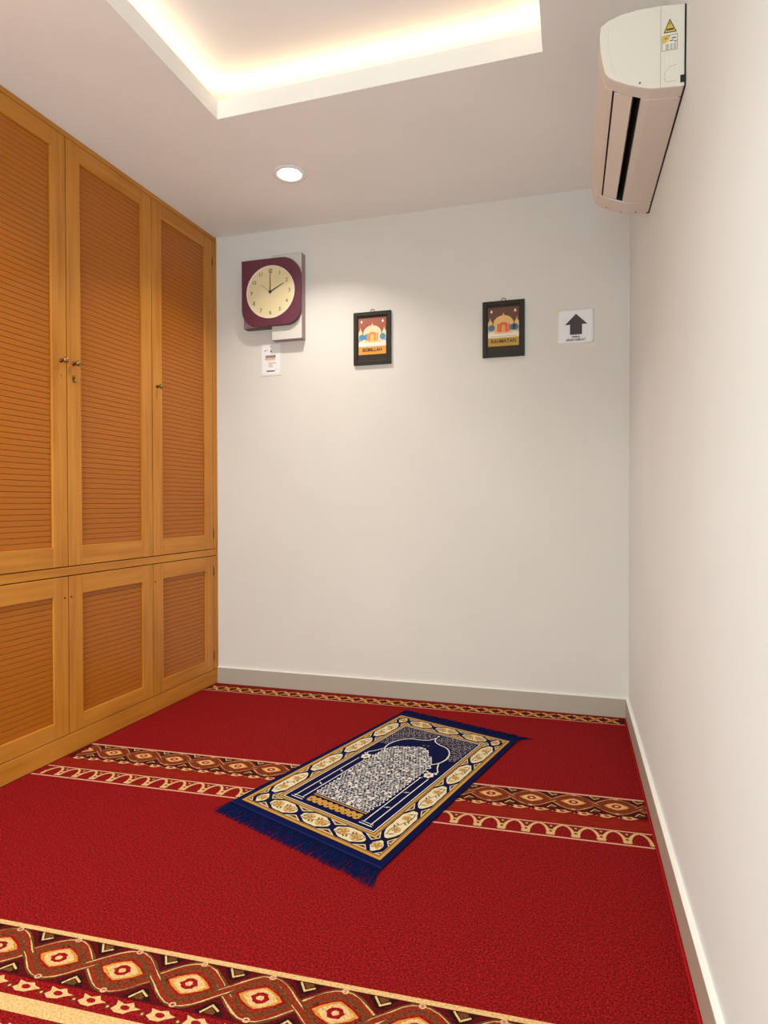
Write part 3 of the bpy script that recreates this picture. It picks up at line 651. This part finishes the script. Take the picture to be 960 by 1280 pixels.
# local: x towards camera (0 at the near end, -0.77 at far end), y into wall (wall at 0), z from 2.08
OF = RW
def pf(off, z): return (-(off+OF), z-2.08)
prof = [pf(-0.010, 2.285), pf(0.046, 2.292), pf(0.10, 2.294), pf(0.141, 2.290), pf(0.170, 2.281), pf(0.187, 2.270), pf(0.1895, 2.245), pf(0.187, 2.205), pf(0.1815, 2.175), pf(0.176, 2.153),
        pf(0.167, 2.141)]
bot = [pf(0.153, 2.131), pf(0.119, 2.113), pf(0.085, 2.100), pf(0.066, 2.094), pf(-0.010, 2.087)]
def lerp(a, b, t): return (a[0]+(b[0]-a[0])*t, a[1]+(b[1]-a[1])*t)
solid = prof+bot
notch = prof+[pf(0.155, 2.1325), pf(0.150, 2.165), pf(0.095, 2.165), pf(0.085, 2.100)]+bot[3:]
LN = UB-UA
b = MB(); b.extrude(solid, 'x', -0.046, -0.001, ACW); b.extrude(notch, 'x', -LN+0.105, -0.046, ACW); b.extrude(solid, 'x', -LN+0.02, -LN+0.105, ACW)
sm = [(p_[0]*0.985-0.001, 0.107+(p_[1]-0.107)*0.95) for p_ in solid]; b.extrude(sm, 'x', -LN, -LN+0.02, ACW)
b.build('housing', AC, 0.003, seg=2)
b = MB(); nn = [pf(0.1545, 2.134), pf(0.1495, 2.1645), pf(0.0955, 2.1645), pf(0.0865, 2.104)]
for i in range(3):
    a, c_ = nn[i], nn[i+1]; b.add([(-LN+0.106, *a), (-0.047, *a), (-0.047, *c_), (-LN+0.106, *c_)], [(0, 1, 2, 3)], BLACK)
for xx in (-LN+0.1058, -0.0468): b.add([(xx, *q_) for q_ in nn], [(0, 1, 2, 3)], BLACK)
b.build('air_outlet', AC)['label'] = 'black air slot'
# flap
b = MB(); f0, f1 = pf(0.1505, 2.1295), pf(0.106, 2.1105); t = 0.004
b.extrude([f0, f1, (f1[0], f1[1]+t), (f0[0], f0[1]+t)], 'x', -LN+0.112, -0.050, ACF); b.build('louver_flap', AC, 0.001)
# near end: side cover, seam, logo-free round cap, indicator
def scale_prof(k, pr=solid): 
    cx, cz = -0.105, 0.12; return [(cx+(a-cx)*k, cz+(c_-cz)*k) for a, c_ in pr]
b = MB(); b.extrude([q for q in solid if True], 'x', -0.001, 0.002, ACW); b.build('end_cap', AC, 0.0015, seg=2)
b = MB()
sx = -(0.045+OF); b.box(0.0020, 0.0024, sx-0.0006, sx+0.0006, 0.013, 0.212, SEAML)
def sideline(pts, w, m, off=0.0022):
    P = PAT(0, 0); 
    q = PAT(0, 0.0, 'w'); q.line(pts, w, m, 0)
    vs = [(off, v[0], v[2]) for v in q.v]; b.add(vs, q.f, m)
sideline([pf(0.008, 2.142), pf(0.024, 2.139), pf(0.034, 2.128), pf(0.036, 2.112), pf(0.031, 2.103), pf(0.008, 2.1035)], 0.0010, SEAML)
sideline(smooth_pts([pf(0.169, 2.274), pf(0.168, 2.22), pf(0.160, 2.17), pf(0.151, 2.143)], 5), 0.0008, mat('seam_soft', (200, 190, 180), 0.6))
b.add([], [], SEAML)
b.build('seam_line', AC)
b = MB(); b.lathe([(0.0001, 0.0006), (0.0028, 0.0006), (0.0028, 0.0)], (0.002, *pf(0.093, 2.1125)), (1, 0, 0), mat('sensor_grey', (120, 108, 96), 0.4), 12); b.build('screw_cap', AC)
b = MB(); b.box(-0.002, 0.0012, 0.0, -0.012, 0.012, 0.205, DARK); b.box(0.0, 0.0028, 0.0, -0.0135, 0.016, 0.034, BLACK); b.box(-LN+0.01, 0.0, 0.0, -0.010, 0.008, 0.20, DARK); b.build('bracket_gap_shade', AC)['label'] = 'mounting plate, darkened for the shade in the wall gap'  # dark plate paints in the shaded gap between unit and wall
# warning labels
YEL = mat('label_yellow', (214, 176, 60), 0.5); LBK = mat('label_ink', (74, 60, 44), 0.6); LWH = mat('label_white', (222, 214, 204), 0.5)
b = MB()
def side(pts, m, off):
    n = len(pts); A = sum(pts[i][0]*pts[(i+1) % n][1]-pts[(i+1) % n][0]*pts[i][1] for i in range(n))
    if A < 0: pts = pts[::-1]
    b.add([(off, q[0], q[1]) for q in pts], [tuple(range(n))], m)
side([pf(0.0385, 2.2225), pf(0.008, 2.2215), pf(0.0245, 2.2560)], LBK, 0.0024); side([pf(0.0350, 2.2245), pf(0.0115, 2.2235), pf(0.0243, 2.2505)], YEL, 0.0026)
side([pf(0.0255, 2.2460), pf(0.0230, 2.2460), pf(0.0238, 2.2340)], LBK, 0.0028); side([pf(0.0310, 2.2320), pf(0.0160, 2.2320), pf(0.0150, 2.2270), pf(0.0320, 2.2275)], LBK, 0.0028)
b.build('warning_label', AC)['label'] = 'yellow warning triangle'
b = MB()
side([pf(0.042, 2.2155), pf(0.0065, 2.2165), pf(0.0065, 2.179), pf(0.042, 2.179)], LBK, 0.0024); side([pf(0.041, 2.2145), pf(0.0075, 2.2150), pf(0.0075, 2.180), pf(0.041, 2.180)], LWH, 0.0026)
side([pf(0.0405, 2.2140), pf(0.022, 2.2145), pf(0.026, 2.205), pf(0.034, 2.198), pf(0.0405, 2.197)], YEL, 0.0028)
for k in range(4):
    for (a, c_) in ((0.034, 0.026), (0.023, 0.018), (0.015, 0.010)): z_ = 2.1935-k*0.0035; side([pf(a, z_), pf(c_, z_), pf(c_, z_-0.0014), pf(a, z_-0.0014)], LBK, 0.0028)
for (a, c_, z_) in ((0.036, 0.030, 2.210), (0.020, 0.010, 2.209), (0.024, 0.016, 2.203), (0.014, 0.009, 2.200)): side([pf(a, z_), pf(c_, z_), pf(c_, z_-0.0025), pf(a, z_-0.0025)], LBK, 0.0030)
b.build('rating_label', AC)['label'] = 'yellow and white printed rating label'
# indicator dots on bottom, far end
b = MB()
for (u_, off, z_) in ((-LN+0.03, 0.135, 2.1185), (-LN+0.025, 0.085, 2.0975), (-LN+0.03, 0.035, 2.087)): b.lathe([(0.0001, 0.003), (0.004, 0.003), (0.004, 0)], (u_, *pf(off, z_+0.004)), (0, 0, -1), SEAML, 10)
b.build('screw_cap', AC)

# ------------------------------------------------------------------ prayer rug
Q = [Vector(q) for q in ((-1.1553, 1.9169), (-0.5295, 1.6826), (-0.2438, 2.7842), (-0.8323, 2.9855))]
WR, LR = 0.65, 1.13
ctr = (Q[0]+Q[1]+Q[2]+Q[3])/4
RUG = thing('prayer_rug', 'navy fringed prayer rug with gold floral border lying on the red carpet', 'rug', (ctr.x, ctr.y, 0.0))
def rm(x, y):
    s, t = x/WR, y/LR
    v = Q[0]*(1-s)*(1-t)+Q[1]*s*(1-t)+Q[2]*s*t+Q[3]*(1-s)*t-ctr
    return (v.x, v.y)
RTZ = 0.0072
b = MB(); out = [rm(WR*i/10, 0) for i in range(10)]+[rm(WR, LR*i/10) for i in range(10)]+[rm(WR*(1-i/10), LR) for i in range(10)]+[rm(0, LR*(1-i/10)) for i in range(10)]
b.extrude(out, 'z', 0.0016, RTZ, RP_['navy']); b.build('woven_body', RUG, 0.0015)
R_ = RP_
fp = PAT(RTZ+0.0002, 0.00012, 'z', rm)
OX0, OX1, OY0, OY1 = 0.024, 0.626, 0.034, 1.098
IX0, IX1, IY0, IY1 = 0.126, 0.524, 0.148, 0.985
def frame(p, x0, y0, x1, y1, w, m, l):
    p.rect(x0, y0, x1, y0+w, m, l); p.rect(x0, y1-w, x1, y1, m, l); p.rect(x0, y0+w, x0+w, y1-w, m, l); p.rect(x1-w, y0+w, x1, y1-w, m, l)
frame(fp, OX0, OY0, OX1, OY1, 0.0115, R_['gold'], 1); frame(fp, OX0+0.014, OY0+0.014, OX1-0.014, OY1-0.014, 0.0025, R_['gold'], 1)
frame(fp, IX0-0.020, IY0-0.020, IX1+0.020, IY1+0.020, 0.0025, R_['gold'], 1)
frame(fp, IX0-0.015, IY0-0.015, IX1+0.015, IY1+0.015, 0.0085, R_['gold'], 1); frame(fp, IX0-0.003, IY0-0.003, IX1+0.003, IY1+0.003, 0.0035, R_['white'], 2)
fp.build('border_frame', RUG)['label'] = 'gold frame lines'
# cartouche cell: along = length L, across = width A, transform
def cell(p, T, L, A, kind):
    h = L/2; a = A/2
    def PL(pts, m, l): p.poly([T(*q) for q in pts], m, l)
    # triangles on both edges at both ends
    for sx_ in (1, -1):
        for sy_ in (1, -1):
            e_ = h*0.30+0.010 if L > 0.1 else h*0.32
            tb_ = min(0.036, h*0.55)
            PL([(sx_*h, sy_*a*0.97), (sx_*(h-tb_), sy_*a*0.97), (sx_*h, sy_*a*0.40)], R_['cream'], 1)
            PL([(sx_*h, sy_*a*0.90), (sx_*(h-tb_*0.78), sy_*a*0.90), (sx_*h, sy_*a*0.50)], R_['gold'], 2)
            PL([(sx_*h, sy_*a*0.82), (sx_*(h-tb_*0.50), sy_*a*0.82), (sx_*h, sy_*a*0.60)], R_['dk'], 3)
    # cream cartouche with scalloped edge
    ex = h*0.86; n = 40; pts = []
    for i in range(n):
        t = 2*PI*i/n; ct, st_ = math.cos(t), math.sin(t)
        hx = h-0.013; hs = min(0.040, h*0.5); yv = a*0.86; y0h = a*0.26
        # hexagon support in direction t, softened with small scallops
        dx, dy = ct*L/2, st_*a*1.3
        best = 1e9
        for nx, ny, d_ in ((1, 0, hx), (0, 1, yv), ((yv-y0h), hs, (yv-y0h)*hx+hs*y0h)):
            pr_ = abs(dx)*nx+abs(dy)*ny
            if pr_ > 1e-9: best = min(best, d_/pr_)
        k = best*(1+0.018*math.cos(11*t)-0.012)
        pts.append((dx*k, dy*k))
    PL(pts, R_['cream'], 4)
    # floral sprays
    def flower(cx, cy_, r, rot=0):
        for j in range(5):
            th = rot+2*PI*j/5; x, y = cx+math.cos(th)*r*0.62, cy_+math.sin(th)*r*0.62
            PL([(x+q[0], y+q[1]) for q in arc(0, 0, r*0.36, 0, 315, 7)], R_['gold'], 6)
        PL([(cx+q[0], cy_+q[1]) for q in arc(0, 0, r*0.36, 0, 315, 7)], R_['brown'], 7); PL([(cx+q[0], cy_+q[1]) for q in arc(0, 0, r*0.17, 0, 300, 5)], R_['cream'], 8)
        p.line([T(cx+q[0], cy_+q[1]) for q in arc(0, 0, r*0.98, rot*57, rot*57+230, 12)], 0.0018, R_['brown'], 5)
    def leaf(x0, y0, x1, y1, w_, m):
        d = Vector((x1-x0, y1-y0)); nn_ = Vector((-d.y, d.x)).normalized()*w_
        mid = Vector((x0, y0))+d*0.45; PL([(x0, y0), tuple(mid-nn_), (x1, y1), tuple(mid+nn_)], m, 5)
    if kind == 'corner': flower(0, 0, a*0.48, 0.3)
    else:
        g = h*0.36
        flower(-g, a*0.05, a*0.50, 0.5); flower(g, -a*0.05, a*0.50, 2.0)
        p.line([T(*q) for q in smooth_pts([(-h*0.72, -a*0.3), (-g, -a*0.42), (0, 0), (g, a*0.42), (h*0.72, a*0.3)], 5)], 0.0028, R_['dk'], 5)
        for (q0, q1) in (((-h*0.70, -a*0.30), (-h*0.55, a*0.45)), ((h*0.70, a*0.30), (h*0.55, -a*0.45)), ((-0.1*h, -0.1*a), (-0.02*h, -0.58*a)), ((0.1*h, 0.1*a), (0.02*h, 0.58*a)), ((-h*0.28, -a*0.3), (-h*0.12, -a*0.6)), ((h*0.28, a*0.3), (h*0.12, a*0.6))):
            leaf(*q0, *q1, a*0.11, R_['olive' if q0[0] < 0 else 'brown'])
bp_ = PAT(RTZ+0.0002, 0.00012, 'z', rm)
bw0, bw1 = OX0+0.0165, IX0-0.020; A_ = bw1-bw0; xc0 = (bw0+bw1)/2; xc1 = WR-xc0
by0, by1 = OY0+0.0165, OY1-0.0165
ys = [0.128, 0.334, 0.540, 0.746, 0.952+0.053]
ys = [IY0-0.020+(IY1-IY0+0.04)*i/4 for i in range(5)]
for xc in (xc0, xc1):
    for i in range(4):
        ym = (ys[i]+ys[i+1])/2; L = ys[i+1]-ys[i]; sg = 1 if xc == xc0 else -1
        cell(bp_, (lambda x, y, xc=xc, ym=ym, sg=sg: (xc+y*sg, ym+x*sg)), L, A_, 'side')
xs = [IX0-0.020+(IX1-IX0+0.04)*i/3 for i in range(4)]
ya = (OY0+0.0165+IY0-0.020)/2; yb_ = (OY1-0.0165+IY1+0.020)/2
for yc, Ay in ((ya, IY0-0.020-OY0-0.0165), (yb_, OY1-0.0165-IY1-0.020)):
    for i in range(3):
        xm = (xs[i]+xs[i+1])/2; cell(bp_, (lambda x, y, xm=xm, yc=yc: (xm+x, yc+y)), xs[i+1]-xs[i], Ay, 'end')
    for xc in (xc0, xc1): cell(bp_, (lambda x, y, xc=xc, yc=yc: (xc+x, yc+y)), A_, Ay*0.98, 'corner')
bp_.build('floral_border', RUG)['label'] = 'cream and gold floral cartouches on navy'
# field
fl = PAT(RTZ+0.0002, 0.00012, 'z', rm)
fl.rect(IX0+0.004, IY0+0.004, IX1-0.004, IY1-0.004, R_['dk'], 0)
cxr = 0.325
def mir(pts, s_): return [(cxr+s_*(x-cxr), y) for x, y in pts]
archp = smooth_pts([(0.325, 0.945), (0.338, 0.905), (0.372, 0.882), (0.420, 0.866), (0.455, 0.825), (0.470, 0.765), (0.462, 0.715), (0.440, 0.680), (0.455, 0.655), (0.430, 0.640), (0.410, 0.645)], 5)
for s_ in (1, -1):
    fl.line(mir(archp, s_), 0.0055, R_['white'], 3)
    fl.line(mir(smooth_pts([(0.462, 0.715), (0.480, 0.670), (0.498, 0.640), (0.490, 0.625)], 4), s_), 0.0045, R_['white'], 3)
    # columns
    for x, y0_, y1_ in ((0.463, 0.176, 0.560), (0.495, 0.172, 0.570)):
        fl.line(mir([(x, y0_), (x, y1_)], s_), 0.0038, R_['white'], 3)
    fl.line(mir([(0.452, 0.166), (0.506, 0.166)], s_), 0.004, R_['white'], 3); fl.line(mir([(0.455, 0.178), (0.503, 0.178)], s_), 0.0028, R_['white'], 3)
    fl.line(mir([(0.455, 0.560), (0.470, 0.566)], s_), 0.004, R_['white'], 3)
    for yy in (0.30, 0.43):
        fl.disc(*mir([(0.479, yy)], s_)[0], 0.0045, R_['white'], 3, None, 8); fl.line(mir([(0.470, yy-0.007), (0.488, yy+0.007)], s_), 0.002, R_['white'], 3)
    # capital rosette
    for j in range(6):
        th = 2*PI*j/6; fl.disc(*mir([(0.480+0.013*math.cos(th), 0.598+0.017*math.sin(th))], s_)[0], 0.0078, R_['white'], 4, 0.0095, 8)
    fl.disc(*mir([(0.480, 0.598)], s_)[0], 0.0085, R_['gold'], 5, 0.011, 10); fl.disc(*mir([(0.480, 0.598)], s_)[0], 0.003, R_['dk'], 6, None, 8)
    for (x, y) in ((0.460, 0.622), (0.448, 0.618), (0.500, 0.622)): fl.disc(*mir([(x, y)], s_)[0], 0.005, R_['white'], 4, 0.006, 8)
fl.poly([(0.325+q[0], 0.962+q[1]) for q in ((-0.006, 0), (0, -0.014), (0.006, 0), (0, 0.008))], R_['white'], 3)
# spandrel vines
sp = PAT(RTZ+0.0002, 0.00012, 'z', rm)
def arch_y(x):
    x = abs(x-cxr)+cxr; best = 0.70
    for i in range(len(archp)-1):
        a, c_ = archp[i], archp[i+1]
        if a[1] > 0.72 and min(a[0], c_[0]) <= x <= max(a[0], c_[0]): best = max(best, a[1]+(c_[1]-a[1])*((x-a[0])/(c_[0]-a[0]) if c_[0] != a[0] else 0))
    return best if x <= 0.470 else 0.74
k = 0
for iy in range(30):
    for ix in range(40):
        x = IX0+0.009+ix*0.0098+(0.0049 if iy % 2 else 0); y = 0.745+iy*0.0082
        if x > IX1-0.008 or y > IY1-0.010 or y < arch_y(x)+0.014: continue
        if abs(x-cxr) < 0.012: continue
        m = R_['gold'] if (ix*7+iy*3) % 5 == 0 else (R_['white'] if (ix+iy*2) % 3 else R_['olive'])
        t0 = random.uniform(0, 360); sp.line([(x+q[0], y+q[1]) for q in arc(0, 0, 0.0030, t0, t0+210, 4)], 0.0013, m, 2)
sp.build('spandrel_vines', RUG)['label'] = 'fine white and gold scrollwork'
# lattice block: rows of little interlocking rings
lt = PAT(RTZ+0.0002, 0.00012, 'z', rm)
outline = [(0.205, 0.232), (0.440, 0.232), (0.446, 0.30), (0.450, 0.45), (0.446, 0.60), (0.436, 0.70), (0.410, 0.745), (0.385, 0.765), (0.360, 0.80), (0.325, 0.815), (0.290, 0.80), (0.265, 0.782), (0.225, 0.760), (0.198, 0.725), (0.192, 0.60), (0.196, 0.45)]
def inside(x, y, P):
    r = False; j = len(P)-1
    for i in range(len(P)):
        if ((P[i][1] > y) != (P[j][1] > y)) and x < (P[j][0]-P[i][0])*(y-P[i][1])/(P[j][1]-P[i][1])+P[i][0]: r = not r
        j = i
    return r
iy = 0; y = 0.238
while y < 0.82:
    x = 0.185+(0.0070 if iy % 2 else 0)
    while x < 0.46:
        xx = x+random.uniform(-0.0012, 0.0012); yy = y+random.uniform(-0.001, 0.001)
        if inside(xx, yy, outline):
            lt.poly([(xx+q[0], yy+q[1]) for q in arc(0, 0, 0.0088, 0, 300, 5)], R_['white'], 1)
            if random.random() < 0.90:
                th = random.uniform(0, 180); w_ = random.uniform(0.0030, 0.0050); l_ = random.uniform(0.0048, 0.0074)
                ct, st_ = math.cos(math.radians(th)), math.sin(math.radians(th))
                lt.poly([(xx+ct*q[0]-st_*q[1], yy+st_*q[0]+ct*q[1]) for q in arc(0, 0, w_, 0, 300, 5, l_)], R_['dk'], 3)
                if random.random() < 0.4: lt.poly([(xx+ct*q[0]-st_*q[1], yy+st_*q[0]+ct*q[1]) for q in arc(0, 0, 0.0016, 0, 270, 3)], R_['white'], 4)
        x += 0.0140
    y += 0.0118; iy += 1
lt.build('lattice_motif', RUG)['label'] = 'white lattice of small interlaced rings'
P = [(0.208, 0.178)]
for i in range(9): x = 0.208+i*0.0258; P += [(x+0.006, 0.172), (x+0.018, 0.172), (x+0.0225, 0.179), (x+0.0258, 0.181)]
P += [(0.440, 0.210)]
T_ = [(0.440-i*0.0129, 0.212 if i % 2 else 0.203) for i in range(19)]
fl.poly(P+T_[1:], R_['gold'], 2); fl.line([(0.205, 0.222), (0.445, 0.222)], 0.005, R_['gold'], 2); fl.line([(0.205, 0.230), (0.445, 0.230)], 0.0025, R_['brown'], 2)
for i in range(9): fl.disc(0.221+i*0.0258, 0.188, 0.0035, R_['dk'], 3, 0.005, 8)
for (x, y) in ((0.318, 0.835), (0.338, 0.842)): fl.disc(x, y, 0.006, R_['olive'], 2, None, 8)
fl.build('arch_motif', RUG)['label'] = 'white pointed arch on two columns over a gold base'
# seams and fringe at both ends
def fringe(end):
    sgn = -1 if end == 0 else 1; ye = 0.0 if end == 0 else LR
    sb = MB(); n = 16
    for i in range(n):
        a = rm(WR*i/n, ye); c_ = rm(WR*(i+1)/n, ye); d = rm(WR*i/n, ye-sgn*0.006); e2 = rm(WR*(i+1)/n, ye-sgn*0.006)
        z = RTZ+0.0006; q = [(a[0], a[1], 0.003), (c_[0], c_[1], 0.003), (e2[0], e2[1], z), (d[0], d[1], z)]
        sb.add(q, [(0, 1, 2, 3) if sgn < 0 else (3, 2, 1, 0)], SEAM)
    sb.build('end_seam', RUG)
    fb_ = MB(); random.seed(11+end)
    nst = 420
    for i in range(nst):
        x = WR*(i+0.5)/nst; ln = random.uniform(0.062, 0.076)*(1.0 if end == 0 else 0.92)
        clump = math.sin(i*0.55)*0.004
        lean = random.gauss(0, 0.004)+clump+(0.010*(x/WR-0.35) if end == 0 else 0.02*(x/WR)**3)
        if end == 0 and x > WR*0.95: ln *= 1.1; lean += random.uniform(0.0, 0.022)
        if end == 1 and x > WR*0.96: lean += random.uniform(0.0, 0.05)
        z0 = random.uniform(0.0035, 0.0055); pts = []
        bend = random.gauss(0, 0.004)
        for t in (0, 0.25, 0.5, 0.75, 1.0):
            a = rm(x+lean*t*t+bend*math.sin(t*PI), ye+sgn*ln*t)
            z = 0.0016+(z0-0.0016)*(1-t)+math.sin(t*PI)*random.uniform(0, 0.003)
            pts.append((a[0], a[1], z))
        fb_.tube(pts, [0.0013, 0.0013, 0.0012, 0.0010, 0.0005], FR, 4)
    o = fb_.build('fringe', RUG); o['kind'] = 'stuff'; o['label'] = 'blue thread fringe'
fringe(0); fringe(1)
